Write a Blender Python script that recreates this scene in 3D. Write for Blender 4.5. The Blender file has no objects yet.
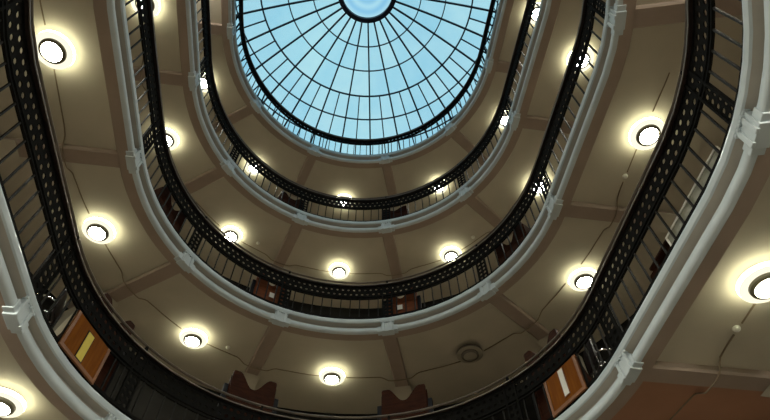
import bpy, math, random
from mathutils import Matrix, Vector
random.seed(7)
PI = math.pi
SC = bpy.context.scene
COL = SC.collection

# ------------------------------------------------------------------ layout
U = 8.1                      # metres per plan unit of the survey
CX, CY = -.0741 * U, .633 * U  # centre of the visible round end
AX = -.1436
EX, EY = math.sin(AX), math.cos(AX)        # long axis, pointing to the round end
NX, NY = math.cos(AX), -math.sin(AX)       # across, to the right
R = .4586 * U                # radius of the well
STR = .298 * U               # straight length between its two round ends
BAY = .417 * U               # length of the side bay
TH3 = (BAY - STR) / R        # how far the side bay reaches round the near end
EYE = 1.6
ST = .452 * U
ZC = EYE + 1.0 * U
LEV = {'A': EYE + 1.9073 * U, 'B': EYE + 1.4478 * U, 'C': ZC, 'D': EYE + .5515 * U}   # underside of each ring edge
FT = .35                     # gallery floor above that edge
PAN = .10                    # ceiling panel above that edge

def P(k, d):
    """plan point: bay coordinate k (-5.5..5.5, half-integers are the brackets), d metres outward of the well edge"""
    s = 1 if k >= 0 else -1
    q = abs(k)
    r = R + d
    if q <= 2.5:
        t = q * PI / 5; a, b = r * math.cos(t), r * math.sin(t)
    else:
        if q <= 3.5:
            L = (q - 2.5) * BAY; t = max(0, (L - STR) / R); L = min(L, STR)
        else:
            t = TH3 + (q - 3.5) * (PI / 2 - TH3) / 2; L = STR
        a, b = -L - r * math.sin(t), r * math.cos(t)
    b *= s
    return (CX + EX * a + NX * b, CY + EY * a + NY * b)

def frame(k):
    """tangent (increasing k) and outward normal"""
    p, q = P(k - .001, 0), P(k + .001, 0)
    t = Vector((q[0] - p[0], q[1] - p[1])).normalized()
    return t, Vector((-t.y, t.x)) if Vector((-t.y, t.x)).dot(Vector(P(k, 1)) - Vector(P(k, 0))) > 0 else Vector((t.y, -t.x))

def klen(k):
    q = abs(k)
    return R * PI / 5 if q <= 2.5 else (BAY if q <= 3.5 else R * (PI / 2 - TH3) / 2)

def wall_d(k):
    q = abs(k)
    return 3.0

def ksamples(n=8):
    return [i / 2 + .5 * j / (n // 2) for i in range(-11, 11) for j in range(n // 2)]      # closed loop, 5.5 == -5.5

KS = ksamples()

# ------------------------------------------------------------------ camera
F = 545.7
zd = Vector(((380.95 - 385) / F, (-169.38 - 210) / F, 1)).normalized()      # zenith in camera space (x right, y down, z forward)
ad = (Vector((0, 0, 1)) - zd * zd.z).normalized()
rd = ad.cross(zd)
cam = bpy.data.cameras.new('camera'); cam.sensor_width = 36; cam.lens = F / 770 * 36
cam.clip_start = .05; cam.clip_end = 200
co = bpy.data.objects.new('camera', cam); COL.objects.link(co)
right = Vector((rd.x, ad.x, zd.x)); down = Vector((rd.y, ad.y, zd.y)); fwd = Vector((rd.z, ad.z, zd.z))
M = Matrix((right, -down, -fwd)).transposed().to_4x4()
M.translation = Vector((0, 0, EYE))
co.matrix_world = M
SC.camera = co

def pix(x, y, z):
    v = Vector((x, y, z - EYE))
    w = v.dot(fwd)
    if w <= 0: return None
    return 385 + F * v.dot(right) / w, 210 + F * v.dot(down) / w

def inframe(x, y, z, m=4):
    p = pix(x, y, z)
    return p is not None and -m < p[0] < 770 + m and -m < p[1] < 420 + m

# ------------------------------------------------------------------ mesh helpers
class MB:
    def __init__(s): s.v = []; s.f = []
    def add(s, vs, fs):
        b = len(s.v); s.v += [tuple(p) for p in vs]; s.f += [tuple(i + b for i in f) for f in fs]
    def hexa(s, p):           # 8 corners: 4 lower, 4 upper, same winding
        s.add(p, [(3, 2, 1, 0), (4, 5, 6, 7), (0, 1, 5, 4), (1, 2, 6, 5), (2, 3, 7, 6), (3, 0, 4, 7)])
    def box(s, x0, x1, y0, y1, z0, z1):
        s.hexa([(x0, y0, z0), (x1, y0, z0), (x1, y1, z0), (x0, y1, z0), (x0, y0, z1), (x1, y0, z1), (x1, y1, z1), (x0, y1, z1)])
    def sweep(s, ks, prof, z, closed=True, cap=False):
        """profile of (d or callable, z) swept along the well; profile is an open or closed chain"""
        n = len(prof); b = len(s.v)
        for k in ks:
            for d, h in prof:
                x, y = P(k, d(k) if callable(d) else d)
                s.v.append((x, y, z + h))
        m = len(ks)
        for i in range(m if closed else m - 1):
            j = (i + 1) % m
            for q in range(n - 1):
                s.f.append((b + i * n + q, b + j * n + q, b + j * n + q + 1, b + i * n + q + 1))
        if cap:
            s.f.append(tuple(b + q for q in range(n))); s.f.append(tuple(b + (m - 1) * n + q for q in range(n - 1, -1, -1)))
    def kbox(s, k, half, d0, d1, z0, z1):
        """block centred on k, half metres each way along the well, in the tangent frame there"""
        t, n = frame(k); c = Vector(P(k, 0))
        q = []
        for z in (z0, z1):
            for a, d in ((-half, d0), (half, d0), (half, d1), (-half, d1)):
                p = c + t * a + n * d; q.append((p.x, p.y, z))
        s.hexa(q)
    def lathe(s, prof, n=32, cx=0, cy=0):
        b = len(s.v); m = len(prof)
        for i in range(n):
            a = 2 * PI * i / n
            for r, z in prof: s.v.append((cx + r * math.cos(a), cy + r * math.sin(a), z))
        for i in range(n):
            j = (i + 1) % n
            for q in range(m - 1):
                s.f.append((b + i * m + q, b + j * m + q, b + j * m + q + 1, b + i * m + q + 1))
    def tube(s, pts, r, n=8):
        b = len(s.v)
        pts = [Vector(p) for p in pts]
        for i, p in enumerate(pts):
            t = (pts[min(i + 1, len(pts) - 1)] - pts[max(i - 1, 0)]).normalized()
            u = t.cross(Vector((0, 0, 1)))
            if u.length < .01: u = t.cross(Vector((0, 1, 0)))
            u.normalize(); w = u.cross(t)
            for q in range(n):
                a = 2 * PI * q / n
                s.v.append(tuple(p + u * (r * math.cos(a)) + w * (r * math.sin(a))))
        for i in range(len(pts) - 1):
            for q in range(n):
                q2 = (q + 1) % n
                s.f.append((b + i * n + q, b + i * n + q2, b + (i + 1) * n + q2, b + (i + 1) * n + q))
        s.f.append(tuple(b + q for q in range(n - 1, -1, -1)))
        e = b + (len(pts) - 1) * n
        s.f.append(tuple(e + q for q in range(n)))
    def prism(s, outline, y0, y1):
        """closed outline in x,z extruded along y"""
        n = len(outline); b = len(s.v)
        for y in (y0, y1):
            s.v += [(x, y, z) for x, z in outline]
        s.f.append(tuple(b + i for i in range(n))); s.f.append(tuple(b + n + i for i in range(n - 1, -1, -1)))
        for i in range(n):
            j = (i + 1) % n
            s.f.append((b + i, b + n + i, b + n + j, b + j))
    def build(s, name, mat, parent=None, smooth=35, bevel=0, loc=None):
        import bmesh
        me = bpy.data.meshes.new(name); me.from_pydata(s.v, [], s.f)
        bm = bmesh.new(); bm.from_mesh(me)
        bmesh.ops.recalc_face_normals(bm, faces=bm.faces)
        bm.to_mesh(me); bm.free()
        me.materials.append(mat)
        if smooth:
            for p in me.polygons: p.use_smooth = True
            me.set_sharp_from_angle(angle=math.radians(smooth))
        o = bpy.data.objects.new(name, me); COL.objects.link(o)
        if parent: o.parent = parent
        if loc: o.location = loc
        if bevel:
            b = o.modifiers.new('edge', 'BEVEL'); b.width = bevel; b.segments = 2; b.limit_method = 'ANGLE'
        return o

def tag(o, label, cat, group=None):
    o['label'] = label; o['category'] = cat
    if group: o['group'] = group
    return o
def struct(o): o['kind'] = 'structure'; return o
def empty(name, loc=(0, 0, 0), rz=0):
    o = bpy.data.objects.new(name, None); COL.objects.link(o); o.location = loc; o.rotation_euler = (0, 0, rz)
    o.empty_display_size = .1
    return o
def copy_tree(o, parent=None):
    c = o.copy(); COL.objects.link(c)
    if parent: c.parent = parent
    for ch in list(o.children): copy_tree(ch, c)
    return c

# ------------------------------------------------------------------ materials
def mat(name, col, rough=.6, var=.12, scale=6, metal=0, bump=0, spec=.5, stretch=None, col2=None):
    m = bpy.data.materials.new(name); m.use_nodes = True
    nt = m.node_tree; N = nt.nodes; L = nt.links
    b = N['Principled BSDF']
    b.inputs['Roughness'].default_value = rough; b.inputs['Metallic'].default_value = metal
    b.inputs['Specular IOR Level'].default_value = spec
    tc = N.new('ShaderNodeTexCoord'); mp = N.new('ShaderNodeMapping')
    if stretch: mp.inputs['Scale'].default_value = stretch
    L.new(tc.outputs['Object'], mp.inputs['Vector'])
    n = N.new('ShaderNodeTexNoise'); n.inputs['Scale'].default_value = scale; n.inputs['Detail'].default_value = 5
    L.new(mp.outputs['Vector'], n.inputs['Vector'])
    rp = N.new('ShaderNodeValToRGB')
    c2 = col2 or tuple(c * (1 + var) for c in col)
    c1 = col if col2 else tuple(c * (1 - var) for c in col)
    rp.color_ramp.elements[0].position = .32; rp.color_ramp.elements[1].position = .68
    rp.color_ramp.elements[0].color = (*c1, 1); rp.color_ramp.elements[1].color = (*c2, 1)
    L.new(n.outputs['Fac'], rp.inputs['Fac']); L.new(rp.outputs['Color'], b.inputs['Base Color'])
    if bump:
        bp = N.new('ShaderNodeBump'); bp.inputs['Strength'].default_value = bump; bp.inputs['Distance'].default_value = .02
        L.new(n.outputs['Fac'], bp.inputs['Height']); L.new(bp.outputs['Normal'], b.inputs['Normal'])
    return m
def emit(name, col, strength):
    m = bpy.data.materials.new(name); m.use_nodes = True
    nt = m.node_tree; nt.nodes.clear()
    e = nt.nodes.new('ShaderNodeEmission'); e.inputs['Color'].default_value = (*col, 1); e.inputs['Strength'].default_value = strength
    o = nt.nodes.new('ShaderNodeOutputMaterial'); nt.links.new(e.outputs[0], o.inputs['Surface'])
    return m

MAT = dict(
    panel=mat('cream_plaster', (.46, .422, .34), .8, .06, 1.2, bump=.02),
    beam=mat('taupe_plaster', (.31, .245, .20), .8, .06, 2),
    warmtint=mat('warm_light_plaster', (.36, .185, .11), .85, .08, 1.5),  # warm light on one bay, put into the plaster colour
    cornice=mat('white_gloss_paint', (.47, .54, .575), .5, .05, 4, spec=.3),
    frieze=mat('stone_grey_paint', (.37, .35, .31), .7, .06, 3),
    floor=mat('timber_floor', (.40, .33, .25), .6, .2, 3, stretch=(1, 8, 1)),
    ground=mat('stone_floor', (.50, .45, .38), .6, .1, 2),
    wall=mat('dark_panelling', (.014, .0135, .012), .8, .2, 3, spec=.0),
    roof=mat('roof_plaster', (.5, .5, .47), .8, .05, 2),
    iron=mat('black_iron', (.010, .010, .0095), .75, .2, 20, bump=.03, spec=.02),
    bar=mat('dark_grey_iron', (.012, .0115, .0105), .55, .2, 20, spec=.12),
    rail=mat('varnished_rail', (.022, .014, .012), .35, .2, 8, spec=.4),
    edge=mat('rail_highlight', (.14, .115, .09), .35, .2, 8),  # pale rail colour with the reflected highlight painted in
    steel=mat('skylight_steel', (.006, .012, .035), .5, .1, 8, spec=.2),
    maho=mat('mahogany', (.022, .006, .002), .5, .3, 4, stretch=(1, 1, 6), col2=(.042, .011, .0035), spec=.06),
    redwood=mat('red_brown_wood', (.11, .032, .011), .5, .3, 4, stretch=(1, 1, 6), col2=(.17, .05, .016), spec=.1),
    oak=mat('orange_oak', (.15, .043, .0015), .55, .3, 3, stretch=(6, 6, .8), col2=(.20, .062, .003), spec=.05),
    oaktrim=mat('pale_oak_edge', (.19, .066, .014), .4, .15, 4),
    black=mat('black_lacquer', (.008, .008, .011), .5, .2, 6, spec=.15),
    yellow=mat('yellow_card', (.62, .50, .06), .6, .05, 10),
    white=mat('white_card', (.72, .72, .66), .55, .04, 10),
    plastic=mat('white_plastic', (.75, .74, .68), .4, .03, 8),
    rim=mat('lamp_rim_metal', (.15, .14, .09), .5, .05, 8, spec=.2),
    conduit=mat('painted_conduit', (.20, .155, .10), .7, .1, 8),
    leather=mat('dark_leather', (.022, .016, .018), .4, .2, 10),
    chrome=mat('chrome', (.62, .62, .62), .15, .03, 10, metal=1),
    dead=mat('unlit_opal_glass', (.30, .27, .21), .3, .05, 5),
    deadrim=mat('unlit_lamp_rim', (.12, .10, .08), .4, .05, 5),
    board=mat('pale_board', (.20, .20, .15), .3, .05, 3),
    opal=emit('opal_glass_ring', (1, .95, .72), 1.15),
    band=emit('bright_edge_band', (1, .98, .66), 15),
    glow=emit('lit_diffuser', (1, .97, .82), 215),
)
def glass_mat():
    m = bpy.data.materials.new('skylight_glass'); m.use_nodes = True
    nt = m.node_tree; N = nt.nodes; L = nt.links; N.clear()
    out = N.new('ShaderNodeOutputMaterial'); tr = N.new('ShaderNodeBsdfTransparent'); gl = N.new('ShaderNodeBsdfGlossy')
    gl.inputs['Roughness'].default_value = .1
    mx = N.new('ShaderNodeMixShader'); mx.inputs[0].default_value = .04
    g = N.new('ShaderNodeNewGeometry'); rp = N.new('ShaderNodeValToRGB')
    rp.color_ramp.elements[0].color = (.66, .86, .95, 1); rp.color_ramp.elements[1].color = (.98, 1, .99, 1)
    tc = N.new('ShaderNodeTexCoord'); no = N.new('ShaderNodeTexNoise'); no.inputs['Scale'].default_value = 1.1; no.inputs['Detail'].default_value = 4
    L.new(tc.outputs['Object'], no.inputs['Vector'])
    ma = N.new('ShaderNodeMath'); ma.operation = 'MULTIPLY_ADD'; ma.inputs[1].default_value = .6
    L.new(g.outputs['Random Per Island'], ma.inputs[0]); of = N.new('ShaderNodeMath'); of.operation = 'SUBTRACT'; of.inputs[1].default_value = .12
    L.new(no.outputs['Fac'], of.inputs[0]); L.new(of.outputs[0], ma.inputs[2])
    L.new(ma.outputs[0], rp.inputs['Fac']); L.new(rp.outputs['Color'], tr.inputs['Color'])
    L.new(tr.outputs[0], mx.inputs[1]); L.new(gl.outputs[0], mx.inputs[2]); L.new(mx.outputs[0], out.inputs['Surface'])
    return m
MAT['glass'] = glass_mat()
def roundel_mat():
    m = bpy.data.materials.new('etched_roundel_glass'); m.use_nodes = True
    nt = m.node_tree; N = nt.nodes; L = nt.links; N.clear()
    out = N.new('ShaderNodeOutputMaterial'); tr = N.new('ShaderNodeBsdfTransparent')
    tc = N.new('ShaderNodeTexCoord'); wv = N.new('ShaderNodeTexWave'); wv.wave_type = 'RINGS'; wv.rings_direction = 'Z'
    wv.inputs['Scale'].default_value = .9; wv.inputs['Distortion'].default_value = .6
    rp = N.new('ShaderNodeValToRGB')
    rp.color_ramp.elements[0].color = (.62, .78, .95, 1); rp.color_ramp.elements[1].color = (.92, .96, 1, 1)
    L.new(tc.outputs['Object'], wv.inputs['Vector']); L.new(wv.outputs['Fac'], rp.inputs['Fac']); L.new(rp.outputs['Color'], tr.inputs['Color'])
    L.new(tr.outputs[0], out.inputs['Surface'])
    return m
MAT['roundel'] = roundel_mat()

# ------------------------------------------------------------------ sky
w = bpy.data.worlds.new('sky'); SC.world = w; w.use_nodes = True
nt = w.node_tree; bg = nt.nodes['Background']
tc = nt.nodes.new('ShaderNodeTexCoord'); no = nt.nodes.new('ShaderNodeTexNoise'); no.inputs['Scale'].default_value = 3.5; no.inputs['Detail'].default_value = 6
rp = nt.nodes.new('ShaderNodeValToRGB')
rp.color_ramp.elements[0].position = .3; rp.color_ramp.elements[1].position = .72
rp.color_ramp.elements[0].color = (.33, .63, .79, 1); rp.color_ramp.elements[1].color = (.44, .75, .84, 1)
nt.links.new(tc.outputs['Generated'], no.inputs['Vector']); nt.links.new(no.outputs['Fac'], rp.inputs['Fac']); nt.links.new(rp.outputs['Color'], bg.inputs['Color'])
bg.inputs['Strength'].default_value = 1.04

# ------------------------------------------------------------------ the shell
HB, HH = 2.22, 2.44           # dome foot and hub heights in plan units
ZB, ZH = EYE + HB * U, EYE + HH * U
def unproj(px, py):
    d = right * ((px - 385) / F) + down * ((py - 210) / F) + fwd
    return d / d.z
_h = unproj(367.3, -8.6) * (HH * U)
HUBX, HUBY = _h.x, _h.y
DR = .70 * U                 # dome foot radius
def dome_z(r): return ZH - (ZH - ZB) * (r / DR) ** 2

m = MB(); ring = [P(k, wall_d(k) + .25) for k in KS]
m.add([(x, y, 0) for x, y in ring], [tuple(range(len(ring)))])
struct(m.build('floor', MAT['ground'], smooth=0))
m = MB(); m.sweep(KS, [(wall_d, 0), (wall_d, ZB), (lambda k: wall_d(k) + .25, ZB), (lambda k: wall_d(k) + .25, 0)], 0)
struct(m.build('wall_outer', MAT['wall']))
m = MB(); n = 96; b = []
inner = [(HUBX + DR * math.cos(2 * PI * i / n), HUBY + DR * math.sin(2 * PI * i / n)) for i in range(n)]
OUT = 16.0
outer = [(HUBX + OUT * math.cos(2 * PI * i / n), HUBY + OUT * math.sin(2 * PI * i / n)) for i in range(n)]
vs = [(x, y, ZB) for x, y in inner] + [(x, y, ZB) for x, y in outer] + [(x, y, ZB + .25) for x, y in inner] + [(x, y, ZB + .25) for x, y in outer]
fs = []
for i in range(n):
    j = (i + 1) % n
    fs += [(i, j, n + j, n + i), (2 * n + i, 3 * n + i, 3 * n + j, 2 * n + j), (i, 2 * n + i, 2 * n + j, j), (n + i, n + j, 3 * n + j, 3 * n + i)]
m.add(vs, fs); struct(m.build('ceiling_roof', MAT['roof'], smooth=0))

m = MB(); m.lathe([(7.6, ZB + .25), (7.6, ZB + 1.1), (7.9, ZB + 1.1), (7.9, ZB + .25)], 64, HUBX, HUBY)
struct(m.build('wall_parapet', MAT['roof']))
CEIL = {}; BAYW = 75
BOSS = [i + .5 for i in range(-6, 5)]
for num, (lv, z) in enumerate(LEV.items()):
    # floor slab of the gallery above the ring edge
    m = MB(); m.sweep(KS, [(-.03, FT - .012), (-.03, FT), (wall_d, FT)], z)
    struct(m.build('floor_gallery', MAT['floor']))
    # ceiling below it
    m = MB(); m.sweep(KS, [(.24, PAN), (wall_d, PAN)], z)
    ce = CEIL[lv] = struct(m.build('ceiling', MAT['panel']))
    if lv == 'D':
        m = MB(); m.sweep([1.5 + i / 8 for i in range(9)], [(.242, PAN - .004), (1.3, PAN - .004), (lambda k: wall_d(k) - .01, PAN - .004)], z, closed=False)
        m.build('bay_light_tint', MAT['warmtint'], ce)  # sheet over a single bay, coloured to stand in for warm light
    m = MB(); m.sweep(KS, [(.05, .0), (.235, .0), (.245, .012), (.245, PAN + .03)], z)
    m.build('edge_beam', MAT['beam'], ce)
    for k in BOSS:
        m = MB()
        t, nn = frame(k); c = Vector(P(k, 0)); L0, L1 = .22, wall_d(k)
        sec = [(-.155, PAN + .02), (-.155, .03), (-.13, .0), (.13, .0), (.155, .03), (.155, PAN + .02)]
        vs = []
        for d in (L0, L1):
            for a, h in sec:
                p = c + t * a + nn * d; vs.append((p.x, p.y, z + h))
        q = len(sec)
        m.add(vs, [(i, i + 1, q + i + 1, q + i) for i in range(q - 1)] + [tuple(range(q)), tuple(range(2 * q - 1, q - 1, -1))])
        m.build('cross_beam', MAT['beam'], ce)
        # curved corbel where the beam meets the outer wall
        m = MB(); vs = []
        cor = [(L1, -.95)] + [(L1 - .06 - 1.08 * (1 - math.cos(a)), -.95 + .93 * math.sin(a)) for a in [PI / 2 * i / 8 for i in range(9)]] + [(L1, -.02)]
        for a in (-.2, .2):
            for d, h in cor:
                p = c + t * a + nn * d; vs.append((p.x, p.y, z + h))
        q = len(cor)
        m.add(vs, [(i, (i + 1) % q, q + (i + 1) % q, q + i) for i in range(q)] + [tuple(range(q)), tuple(range(2 * q - 1, q - 1, -1))])
        m.build('corbel', MAT['panel'], ce)
    # moulded white edge of the ring
    m = MB()
    m.sweep(KS, [(.10, .002), (.0, .0), (-.022, .012), (-.032, .04), (-.03, .075), (-.018, .115), (.0, .135), (.012, .146), (.05, .148)], z)
    tr = struct(m.build('trim_%d' % (num + 1), MAT['cornice'], smooth=50))
    m = MB(); m.sweep(KS, [(.045, .14), (.048, .20), (-.048, .232), (-.055, .234)], z)
    m.build('frieze', MAT['frieze'], tr, smooth=50)
    m = MB(); m.sweep(KS, [(-.05, .229), (-.074, .240), (-.086, .285), (-.078, .328), (-.05, .345), (.06, .345)], z)
    m.build('nosing', MAT['cornice'], tr, smooth=50)
    for k in BOSS:
        m = MB()
        m.kbox(k, .22, -.042, .09, z - .014, z + .13)
        m.kbox(k, .135, -.058, .10, z - .035, z + .22)
        m.kbox(k, .155, -.070, .06, z + .215, z + .25)
        for a in (-.085, .085):
            t, nn = frame(k); kk = k + a / klen(k) * (1 if abs(k) != 0 else 1)
            m.kbox(kk, .030, -.076, -.04, z - .045, z + .215)
        for i in range(5):
            m.kbox(k + (i - 2) * .058 / klen(k), .017, -.088, -.05, z + .19, z + .225)
        m.build('bracket', MAT['cornice'], tr, smooth=0, bevel=.008)

# ------------------------------------------------------------------ skylight
RINGTAN = [46.8, 71.0, 96.3, 119.6, 143.0]
def ring_radius(y):
    t = unproj(366, y); lo, hi = .2, DR
    # radius on the far side whose dome point is seen at image height y
    for _ in range(50):
        r = (lo + hi) / 2; zz = dome_z(r) - EYE
        dx, dy = -HUBX, -HUBY
        v = HUBY + r
        if v / zz < t.y: lo = r
        else: hi = r
    return r
RR = [ring_radius(y) for y in RINGTAN]
RHI, RHO = ring_radius(17.5), ring_radius(22.0)
sk = empty('skylight', (HUBX, HUBY, ZB)); tag(sk, 'round blue glass skylight with dark radiating ribs above the stairwell', 'skylight')
def dpt(r, a, dz=0): return (r * math.cos(a), r * math.sin(a), dome_z(r) + dz - ZB)
NR = 30
A0 = PI / 2
edges = [RHO] + RR
while edges[-1] + .9 < DR: edges.append(edges[-1] + (edges[-1] - edges[-2]))
edges[-1] = min(edges[-1], DR)
if edges[-1] < DR - .05: edges.append(DR)
m = MB()
for i in range(len(edges) - 1):
    nn = NR if i < 3 else NR * 2
    for j in range(nn):
        a, b2 = A0 + 2 * PI * j / nn, A0 + 2 * PI * (j + 1) / nn
        q = [dpt(edges[i], a), dpt(edges[i], (a + b2) / 2), dpt(edges[i], b2), dpt(edges[i + 1], b2), dpt(edges[i + 1], (a + b2) / 2), dpt(edges[i + 1], a)]
        m.add(q, [(0, 1, 2, 3, 4, 5)])
m.build('glazing', MAT['glass'], sk, smooth=0)
def rib(a, r0, r1, wd, ht):
    m = MB(); vs = []
    c = Vector((math.cos(a), math.sin(a), 0)); t = Vector((-c.y, c.x, 0))
    st = 8
    for i in range(st + 1):
        r = r0 + (r1 - r0) * i / st
        p = Vector(dpt(r, a))
        for s1, z1 in ((-1, -ht), (1, -ht), (1, .02), (-1, .02)): vs.append(p + t * (s1 * wd / 2) + Vector((0, 0, z1)))
    fs = []
    for i in range(st):
        for q in range(4): fs.append((i * 4 + q, i * 4 + (q + 1) % 4, i * 4 + 4 + (q + 1) % 4, i * 4 + 4 + q))
    fs += [(0, 1, 2, 3), (st * 4 + 3, st * 4 + 2, st * 4 + 1, st * 4)]
    m.add(vs, fs); return m
for j in range(NR):
    rib(A0 + 2 * PI * j / NR, RHI, DR + .05, .052, .09).build('rib', MAT['steel'], sk)
for j in range(NR):
    rib(A0 + 2 * PI * (j + .5) / NR, RR[2], DR + .05, .038, .06).build('glazing_bar', MAT['steel'], sk)
def hoop(r, wd, ht):
    m = MB(); zz = dome_z(r) - ZB
    m.lathe([(r - wd / 2, zz - ht), (r + wd / 2, zz - ht), (r + wd / 2, zz + .02), (r - wd / 2, zz + .02), (r - wd / 2, zz - ht)], 96)
    return m
for i, r in enumerate(edges[1:-1]): hoop(r, (.028, .028, .042)[i] if i < 3 else .030, .05).build('hoop', MAT['steel'], sk)
hoop((RHI + RHO) / 2, RHO - RHI, .16).build('hub_ring', MAT['steel'], sk)
m = MB(); zz = dome_z(0) - ZB
m.lathe([(.001, zz + .12), (RHI * .35, zz + .11), (RHI * .38, zz + .07), (RHI * .42, zz + .11), (RHI * .70, zz + .08), (RHI * .73, zz + .04), (RHI * .77, zz + .075), (RHI, zz + .03)], 64)
hub = m.build('hub_roundel', MAT['roundel'], sk)
m = MB()
m.lathe([(DR - .06, -.16), (DR + .10, -.16), (DR + .10, .24), (DR - .06, .24), (DR - .06, -.16)], 96)
m.build('foot_ring', MAT['steel'], sk)

# ------------------------------------------------------------------ balustrades
def hole_strip(m, k0, k1, z0, z1, cell, rad, off, th=.012, d=0):
    """perforated iron strip between k0 and k1, one row of round holes"""
    L = (k1 - k0) * klen((k0 + k1) / 2)
    n = max(1, round(L / cell)); zc = (z0 + z1) / 2
    cw = (k1 - k0) / n
    starts = [k0 + cw * i for i in range(n)]
    if off: starts = [k0 + cw * (i + .5) for i in range(n)]
    for a in starts:
        b = a + cw; c = (a + b) / 2
        wd = cw * klen((k0 + k1) / 2)
        outq = [(a, z0), (c, z0), (b, z0), (b, zc), (b, z1), (c, z1), (a, z1), (a, zc)]
        inq = []
        for i in range(8):
            t = -3 * PI / 4 + i * PI / 4
            inq.append((c + rad * math.cos(t) / wd * cw, zc + rad * math.sin(t)))
        vs = []
        for dd in (d - th / 2, d + th / 2):
            for kk, zz in outq + inq:
                kq = kk if -5.5 <= kk <= 5.5 else (kk - 11 if kk > 5.5 else kk + 11)
                x, y = P(kq, dd); vs.append((x, y, zz))
        fs = []
        for i in range(8):
            j = (i + 1) % 8
            fs += [(i, j, 8 + j, 8 + i), (16 + j, 16 + i, 24 + i, 24 + j), (8 + i, 8 + j, 24 + j, 24 + i)]
        m.add(vs, fs)

HOLE = {'A': .030, 'B': .025, 'C': .029, 'D': .036}
NAMES = {'A': 'topmost gallery right under the skylight', 'B': 'second gallery from the top', 'C': 'third gallery from the top', 'D': 'lowest gallery, largest and nearest'}
for lv, z in LEV.items():
    rt = empty('balustrade', (0, 0, z + FT))
    tag(rt, 'black iron balustrade with pierced frieze around the ' + NAMES[lv], 'railing', 'iron gallery balustrades')
    zz = -FT          # children are built in coordinates relative to the floor
    m = MB(); m.sweep(KS, [(-.022, 1.58), (-.016, 1.565), (.0, 1.558), (.016, 1.565), (.022, 1.58), (.016, 1.596), (0, 1.602), (-.016, 1.596), (-.022, 1.58)], zz)
    m.build('hand_rail', MAT['edge'], rt, smooth=60)
    m = MB(); m.sweep(KS, [(-.048, 1.42), (.048, 1.42), (.054, 1.43), (.048, 1.442), (-.048, 1.442), (-.054, 1.43), (-.048, 1.42)], zz)
    m.build('cap_rail', MAT['rail'], rt, smooth=40)
    m = MB(); m.sweep(KS, [(-.054, 1.425), (-.054, 1.445), (-.062, 1.445), (-.064, 1.435), (-.062, 1.425), (-.054, 1.425)], zz)
    m.build('rail_glint', MAT['edge'], rt, smooth=40)  # strip added to draw the reflected light line along the cap
    top = lv == 'A'
    lo = .16 if top else 0
    m = MB(); m.sweep(KS, [(-.018, 1.015 + lo), (.018, 1.015 + lo), (.018, 1.04 + lo), (-.018, 1.04 + lo), (-.018, 1.015 + lo)], zz)
    m.build('lower_rail', MAT['iron'], rt)
    m = MB(); m.sweep(KS, [(-.025, .40), (.025, .40), (.025, .445), (-.025, .445), (-.025, .40)], zz)
    m.build('bottom_rail', MAT['iron'], rt)
    m = MB()
    m.sweep(KS, [(-.02, 1.075 + lo), (.02, 1.075 + lo), (.02, 1.105 + lo * .9), (-.02, 1.105 + lo * .9), (-.02, 1.075 + lo)], zz)
    for i in range(-11, 11):
        a = i / 2
        if not top: hole_strip(m, a, a + .5, 1.105 + zz, 1.25 + zz, .126, HOLE[lv], False)
        hole_strip(m, a, a + .5, 1.25 + zz, 1.395 + zz, .126, HOLE[lv], True)
    m.sweep(KS, [(-.012, 1.395), (.012, 1.395), (.012, 1.422), (-.012, 1.422), (-.012, 1.395)], zz)
    m.build('pierced_frieze', MAT['iron'], rt, smooth=30)
    for k in BOSS:
        m = MB(); hk = .105 / klen(k)
        for s in (-1, 1):
            m.kbox(k + s * hk, .016, -.022, .022, .36 + zz, 1.43 + zz)
        # three columns of pierced cells between the two stiles
        for row in range(0 if top else 5):
            z0 = .445 + row * .114
            hole_strip(m, k - hk, k + hk, z0 + zz, z0 + .114 + zz, .105, .034, False)
        m.kbox(k, .02, -.02, .02, 1.40 + zz, 1.57 + zz)
        m.build('post', MAT['iron'], rt, smooth=30)
    bal = []
    for i in range(-5, 6):
        k0, k1 = i - .5, i + .5
        nb = 15 if abs(i) == 3 else 11
        for j in range(1, nb):
            k = k0 + (k1 - k0) * j / nb
            kk = k
            if abs(k - k0) * klen(kk) < .14 or abs(k1 - k) * klen(kk) < .14: continue
            x, y = P(kk, 0)
            vis = any(inframe(x, y, z + h) for h in (.45, .75, 1.0)); bal.append((not vis, x * x + y * y, kk))
    bal.sort()
    rest = MB()
    for n_, (hid, _, k) in enumerate(bal):
        if not hid and n_ < 100:
            m = MB(); m.kbox(k, .011, -.011, .011, .43 + zz, 1.02 + lo + zz); m.build('baluster', MAT['bar'], rt, smooth=0)
        else: rest.kbox(k, .011, -.011, .011, .43 + zz, 1.02 + lo + zz)
    o = rest.build('balusters', MAT['bar'], rt, smooth=0); o['kind'] = 'stuff'

# ------------------------------------------------------------------ ceiling lamps
def make_lamp(ring, band, rim, disc):
    t = empty('ceiling_lamp'); h = -.055
    m = MB(); m.lathe([(.001, 0), (.15, 0), (.16, -.012), (.15, -.06), (.001, -.06)], 32)
    m.build('ceiling_rose', MAT['plastic'], t, smooth=40)
    m = MB(); m.lathe([(.02, h), (.255, h), (.268, h - .004), (.268, h - .062), (.29, h - .068), (.255, h - .080), (.16, h - .074), (.02, h - .065)], 40)
    m.build('opal_ring', ring, t, smooth=60)
    m = MB(); m.lathe([(.27, h - .010), (.29, h - .010), (.29, h - .066), (.27, h - .061)], 40); m.build('edge_band', band, t, smooth=60)
    h -= .06
    m = MB(); m.lathe([(.140, h - .005), (.196, h - .014), (.192, h - .048), (.172, h - .066), (.152, h - .068), (.146, h - .056), (.140, h - .005)], 40)
    m.build('rim', rim, t, smooth=40)
    m = MB(); m.lathe([(.150, h - .058), (.13, h - .068), (.09, h - .076), (.05, h - .080), (.001, h - .081)], 40)
    m.build('diffuser', disc, t, smooth=60)
    return t
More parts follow.
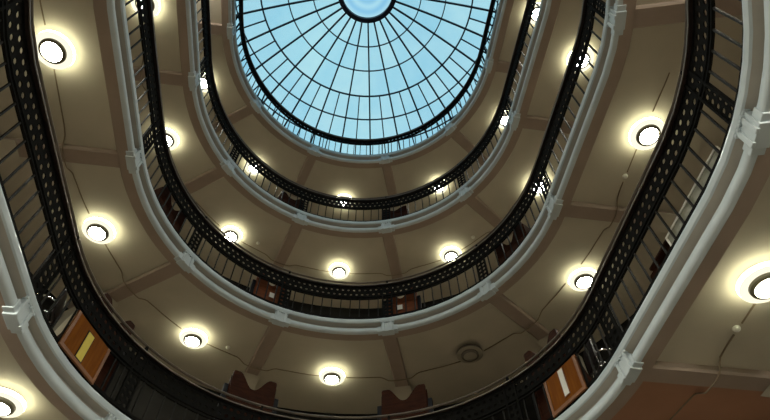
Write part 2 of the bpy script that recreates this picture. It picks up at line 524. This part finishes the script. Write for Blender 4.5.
lit = make_lamp(MAT['opal'], MAT['band'], MAT['rim'], MAT['glow'])
dark = make_lamp(MAT['dead'], MAT['deadrim'], MAT['deadrim'], MAT['dead'])
SPOTS = {'A': [(203, 83), (254, 168), (344, 202), (439, 187), (505, 120), (537, 14)],
         'B': [(145, 4), (166, 140), (231, 236), (339, 272), (451, 256), (539, 187), (581, 60)],
         'C': [(53, 51), (98, 232), (193, 340), (332, 378), (470, 355), (584, 281), (648, 135)],
         'D': [(0, 405), (767, 285)]}
WHERE = {'A': 'ceiling of the ring right under the skylight', 'B': 'ceiling of the second ring below the skylight',
         'C': 'ceiling of the third ring below the skylight', 'D': 'ceiling of the lowest ring'}
ORD = {7: ['leftmost of seven', 'second from left of seven', 'third from left of seven', 'bottom middle one', 'third from right of seven', 'second from right of seven', 'rightmost of seven'],
       6: ['leftmost of six', 'second from left of six', 'third from left of six', 'third from right of six', 'second from right of six', 'rightmost of six']}
first = {'lit': lit, 'dark': dark}
LAMPS = {}
for lv, z in LEV.items():
    vis = []
    for px, py in SPOTS[lv]:
        q = unproj(px, py) * (z + PAN - .13 - EYE); vis.append((px, q.x, q.y))
    lits = [v for v in vis if not (lv == 'C' and v[0] == 470)]
    LAMPS[lv] = [(q[1], q[2]) for q in vis]
    for k, x, y in vis:
        dk = lv == 'C' and k == 470
        src = 'dark' if dk else 'lit'
        o = first[src]
        if o.get('label'): o = copy_tree(o)
        o.location = (x, y, z + PAN); o['category'] = 'lamp'
        if dk: o['label'] = 'round ceiling lamp that is switched off, in the dark bay of the third ring'
        else:
            i = [v[0] for v in lits].index(k); n = len(lits)
            if n in ORD: where = ORD[n][i]
            elif n == 2: where = ('cut by the left edge', 'cut by the right edge')[i]
            else: where = 'number %d of %d from left' % (i + 1, n)
            o['label'] = 'lit round ' + WHERE[lv].replace('ceiling of', 'ceiling lamp on') + ', ' + where
        o['group'] = 'round gallery ceiling lamps'

# lamps of the bays outside the picture: light only
for lv, z in LEV.items():
    ks_ = [(-2.94, 1.05), (2.94, 1.05)] if lv == 'A' else []
    ks_ = [(-4.2, 1.1), (4.2, 1.1), (-5, 1.2), (5, 1.2)] + ([(-2.94, 1.05), (-.97, 1.6), (0, 1.6)] if lv == 'D' else [(-2.94, 1.05)] if lv == 'A' else [])
    for k, d in ks_:
        x, y = P(k, d)
        li = bpy.data.lights.new('bay_lamp', 'POINT'); li.energy = BAYW * (2.6 if lv == 'D' else 1); li.shadow_soft_size = .12; li.color = (1, .94, .78)
        lo = bpy.data.objects.new('bay_lamp', li); COL.objects.link(lo); lo.location = (x, y, z - .12)
# ------------------------------------------------------------------ conduits
DETECTORS = (('C', 625, 176, 'white smoke detector on third ring ceiling close below the upper right lamp'),
                        ('C', 228, 347, 'small smoke detector on third ring ceiling right of the lower left lamp'),
                        ('B', 258, 243, 'small smoke detector on second ring ceiling beside the lower left lamp'),
                        ('B', 473, 237, 'small smoke detector on second ring ceiling beside the lower right lamp'),
                        ('D', 736, 328, 'white smoke detector on the lowest ceiling at the right edge'))
DETS = {l_: [] for l_ in LEV}
for lv, px, py, lab in DETECTORS:
    d = unproj(px, py) * (LEV[lv] + PAN - EYE); DETS[lv].append((d.x, d.y))
for lv, z in LEV.items():
    pts = []
    kk = -3.3; runs = []
    stops = [(q_, .31) for q_ in LAMPS[lv]] + [(q_, .085) for q_ in DETS[lv]]
    def dl(k):
        q = abs(k)
        xs = [0, .97, 1.94, 2.955, 4]; ys = [1.6, 1.57, 1.15, 1.03, 1.0]
        for i in range(4):
            if q <= xs[i + 1]:
                t = (q - xs[i]) / (xs[i + 1] - xs[i]); return ys[i] + (ys[i + 1] - ys[i]) * t
        return 1
    while kk <= 3.3:
        f = abs((kk - .5) - round(kk - .5)) * klen(kk)         # metres from the nearest beam
        dip = 0 if f > .30 else (-.105 if f < .18 else -.105 * (.30 - f) / .12)
        bend = .05 * max(0, 1 - f / .5)
        x, y = P(kk, dl(kk) + bend); 
        if any(math.hypot(x - q_[0], y - q_[1]) < r_ for q_, r_ in stops):
            if len(pts) > 1: runs.append(pts)
            pts = []
        else: pts.append((x, y, PAN - .010 + dip - (.004 if dip else 0)))
        kk += .02
    if len(pts) > 1: runs.append(pts)
    for r_ in runs:
        m = MB(); m.tube([(x, y, z + h) for x, y, h in r_], .011, 6)
        m.build('conduit', MAT['conduit'], CEIL[lv], smooth=60)

# ------------------------------------------------------------------ smoke detectors
def make_det():
    t = empty('smoke_detector')
    m = MB(); m.lathe([(.001, 0), (.05, 0), (.052, -.010), (.001, -.012)], 24); m.build('base', MAT['plastic'], t)
    m = MB(); m.lathe([(.042, -.010), (.043, -.026), (.033, -.04), (.017, -.045), (.001, -.046)], 24); m.build('sensor_head', MAT['plastic'], t, smooth=50)
    return t
det = make_det()
for lv, px, py, lab in DETECTORS:
    z = LEV[lv] + PAN
    d = unproj(px, py) * (z - EYE)
    o = det if not det.get('label') else copy_tree(det)
    o.location = (d.x, d.y, z); tag(o, lab, 'smoke detector', 'ceiling smoke detectors')

# ------------------------------------------------------------------ reading desks with wavy tops against the balustrades
def wavy(wd, zlow, zval, zpk, flat=.14, steps=10):
    """outline: flat shoulders, S-curves to a valley in the middle"""
    h = wd / 2; top = []
    for i in range(steps + 1):
        t = i / steps; s = t * t * (3 - 2 * t)
        top.append((h - flat * wd - (h - flat * wd - .02) * t, zpk - (zpk - zval) * s))
    r = [(h, zlow), (h, zpk - .03), (h - .02, zpk)] + top
    l = [(-x, z_) for x, z_ in reversed(r)]
    return [(-h, zlow)] + [p for p in reversed([(x, z_) for x, z_ in r])][::1] if False else r + l
def carrel(k, lv, wd, zval, zpk, panel, crest, label, card=None, d0=.16, plate=None, ends=True):
    t, nn = frame(k); x, y = P(k, d0)
    o = empty('reading_desk', (x, y, LEV[lv] + FT), math.atan2(nn.y, nn.x) - PI / 2)    # local y points outward
    tag(o, label, 'desk', 'wooden reading desks behind the balustrades')
    zs = min(1.0, zval - .12)
    m = MB(); m.box(-wd / 2, wd / 2, -.02, .02, .06, zs); m.build('back_panel', panel, o, smooth=0, bevel=.004)
    m = MB(); m.prism(wavy(wd, zs, zval, zpk), -.026, .026); m.build('crest', crest, o, smooth=30)
    for s in (-1, 1):
        m = MB()
        out = [(0, .0), (.50, .0), (.50, .66)] + [(.50 - .50 * (i / 8), .66 + (zpk - .10 - .66) * (lambda q: q * q * (3 - 2 * q))(i / 8)) for i in range(9)]
        b = len(m.v); q = len(out)
        for xx in (s * wd / 2 - .018, s * wd / 2 + .018): m.v += [(xx, yy + .02, z_) for yy, z_ in out]
        m.f += [tuple(range(q)), tuple(range(2 * q - 1, q - 1, -1))] + [(i, (i + 1) % q, q + (i + 1) % q, q + i) for i in range(q)]
        m.build('side_panel', crest, o, smooth=30)
    m = MB(); m.box(-wd / 2 + .018, wd / 2 - .018, .02, .50, .66, .70); m.build('desk_top', crest, o, smooth=0, bevel=.005)
    m = MB(); m.box(-wd / 2 - .01, wd / 2 + .01, -.035, .03, 0, .07); m.box(-wd / 2 - .008, -wd / 2 + .05, -.03, -.021, .07, zs); m.box(wd / 2 - .05, wd / 2 + .008, -.03, -.021, .07, zs)
    m.build('plinth', MAT['oaktrim'] if panel is MAT['oak'] else crest, o, smooth=0, bevel=.004)
    if ends:
        for s in (-1, 1):
            m = MB(); m.box(s * (wd / 2 + .02), s * (wd / 2 + .10), .02, .12, 0, zpk - .30)
            if s < 0: m.v = [(x_, y_, z_) for x_, y_, z_ in m.v]
            m.build('end_post', MAT['black'], o, smooth=0, bevel=.006)
    if card:
        cx, z0, z1, cw, cm = card
        m = MB(); m.box(cx - cw / 2, cx + cw / 2, -.046, -.030, z0, z1); cf = m.build('card_frame', MAT['black'] if cm is MAT['yellow'] else MAT['oaktrim'], o, smooth=0)
        m = MB(); m.box(cx - cw / 2 + .012, cx + cw / 2 - .012, -.051, -.044, z0 + .012, z1 - .012); m.build('card', cm, cf, smooth=0)
    return o
A = PI / 5
def kd(deg): return deg / 36.0
carrel(kd(-64), 'D', .80, 1.25, 1.52, MAT['maho'], MAT['maho'], 'dark red wooden desk mostly hidden behind the orange board with a yellow card')
carrel(kd(65), 'D', .80, 1.28, 1.58, MAT['maho'], MAT['maho'], 'dark red wooden desk mostly hidden behind the orange board with a white card')
def board(deg, wd, label, cx, z0, z1, cw, cm, fm):
    k = kd(deg); t, nn = frame(k); x, y = P(k, -.075)
    o = empty('notice_board', (x, y, LEV['D'] + FT), math.atan2(nn.y, nn.x) - PI / 2)
    tag(o, label, 'notice board', 'orange boards on the lowest balustrade')
    m = MB(); m.box(-wd / 2, wd / 2, -.008, .010, .055, .63); m.build('panel', MAT['oak'], o, smooth=0)
    m = MB(); m.box(-wd / 2 - .012, wd / 2 + .012, -.018, .012, .03, .085); m.box(-wd / 2 - .012, -wd / 2 + .045, -.018, .012, .085, .63); m.box(wd / 2 - .045, wd / 2 + .012, -.018, .012, .085, .63)
    m.build('frame', MAT['oaktrim'], o, smooth=0, bevel=.004)
    m = MB(); m.box(cx - cw / 2 - .014, cx + cw / 2 + .014, -.018, -.008, z0 - .014, z1 + .014); cf = m.build('card_frame', fm, o, smooth=0)
    m = MB(); m.box(cx - cw / 2, cx + cw / 2, -.022, -.016, z0, z1); m.build('card', cm, cf, smooth=0)
board(-70.4, .84, 'orange wooden board with a tall yellow card on the lowest balustrade, lower left', -.03, .10, .53, .13, MAT['yellow'], MAT['black'])
board(71.0, .74, 'orange wooden board with a tall white card on the lowest balustrade, lower right', .02, .16, .60, .10, MAT['white'], MAT['oaktrim'])
carrel(kd(-21), 'D', .86, 1.60, 1.90, MAT['maho'], MAT['maho'], 'dark red wooden desk with wavy top rising over the lowest handrail, left of bottom centre')
carrel(kd(22), 'D', .86, 1.62, 1.91, MAT['maho'], MAT['maho'], 'dark red wooden desk with wavy top rising over the lowest handrail, right of bottom centre')
carrel(kd(-22.8), 'C', .66, .72, 1.05, MAT['redwood'], MAT['redwood'], 'red brown desk with white card behind the third balustrade, left of bottom centre', (.05, .34, .50, .13, MAT['white']))
carrel(kd(22.4), 'C', .70, .72, 1.05, MAT['redwood'], MAT['redwood'], 'red brown desk with white card behind the third balustrade, right of bottom centre', (-.03, .34, .50, .15, MAT['white']))
carrel(kd(65.5), 'C', .84, .62, .98, MAT['maho'], MAT['maho'], 'red brown wavy topped desk behind the third balustrade at its lower right', ends=False)
carrel(kd(-65), 'C', .84, .66, .95, MAT['maho'], MAT['maho'], 'red brown wavy topped desk behind the third balustrade at its lower left', ends=False)
carrel(kd(-22.8), 'B', .70, .60, .80, MAT['maho'], MAT['maho'], 'small dark wavy topped desk behind the second balustrade, left of bottom centre', ends=False)
carrel(kd(21.2), 'B', .72, .66, .80, MAT['maho'], MAT['maho'], 'small dark wavy topped desk behind the second balustrade, right of bottom centre', ends=False)
carrel(2.5 + .155 / .417, 'D', .80, .46, .55, MAT['maho'], MAT['maho'], 'low dark red desk behind the lowest balustrade on the right side', d0=.30, ends=False)

# ------------------------------------------------------------------ chairs beside the lower desks
def make_chair():
    t = empty('chair')
    m = MB(); m.box(-.22, .22, -.21, .21, .43, .49); m.build('seat', MAT['leather'], t, smooth=40, bevel=.02)
    m = MB(); m.prism([(-.21, .60), (.21, .60), (.22, .90), (.17, .98), (-.17, .98), (-.22, .90)], .19, .235); m.build('backrest', MAT['leather'], t, smooth=40, bevel=.012)
    for sx in (-1, 1):
        for sy in (-1, 1):
            m = MB(); m.tube([(sx * .20, sy * .19, .44), (sx * .215, sy * .215, .0)], .013); m.build('leg', MAT['chrome'], t, smooth=60)
        m = MB(); m.tube([(sx * .19, .205, .44), (sx * .19, .21, .62)], .011); m.build('back_stay', MAT['chrome'], t, smooth=60)
        m = MB(); m.tube([(sx * .225, -.19, .46), (sx * .25, -.19, .60), (sx * .255, -.12, .68), (sx * .255, .12, .68), (sx * .225, .205, .66)], .012); m.build('arm', MAT['chrome'], t, smooth=60)
    return t
ch = make_chair()
for deg, d, lab, turn in ((-78, .52, 'dark chair with metal arms beside the orange desk at lower left', .5),
                          (77, .52, 'dark chair with curved chrome arms beside the orange desk at lower right', -.4)):
    o = ch if not ch.get('label') else copy_tree(ch)
    k = kd(deg); t, nn = frame(k); x, y = P(k, d)
    o.location = (x, y, LEV['D'] + FT); o.rotation_euler = (0, 0, math.atan2(nn.y, nn.x) + PI / 2 + turn)
    tag(o, lab, 'chair', 'gallery chairs')

# pale board leaning inside the lowest balustrade on the right
k = 2.5 + .27 / .417
t, nn = frame(k); x, y = P(k, .16)
o = empty('display_board', (x, y, LEV['D'] + FT), math.atan2(nn.y, nn.x) - PI / 2)
tag(o, 'pale display board with white edge standing behind the lowest balustrade at upper right', 'board')
m = MB(); m.box(-.62, .62, 0, .02, .03, .46); m.build('panel', MAT['board'], o, smooth=0)
m = MB()
m.box(-.65, .65, -.008, .028, .46, .49); m.box(-.65, .65, -.008, .028, 0, .03); m.box(-.65, -.62, -.008, .028, .03, .46); m.box(.62, .65, -.008, .028, .03, .46)
m.build('frame', MAT['plastic'], o, smooth=0, bevel=.003)

# ------------------------------------------------------------------ colour management
SC.view_settings.view_transform = 'Standard'; SC.view_settings.look = 'None'
SC.view_settings.gamma = 1; SC.view_settings.use_curve_mapping = False
SC.view_settings.exposure = 0.0
SC.cycles.max_bounces = 10; SC.cycles.diffuse_bounces = 6; SC.cycles.transparent_max_bounces = 12
SC.cycles.use_denoising = True
SC.cycles.sample_clamp_indirect = 8
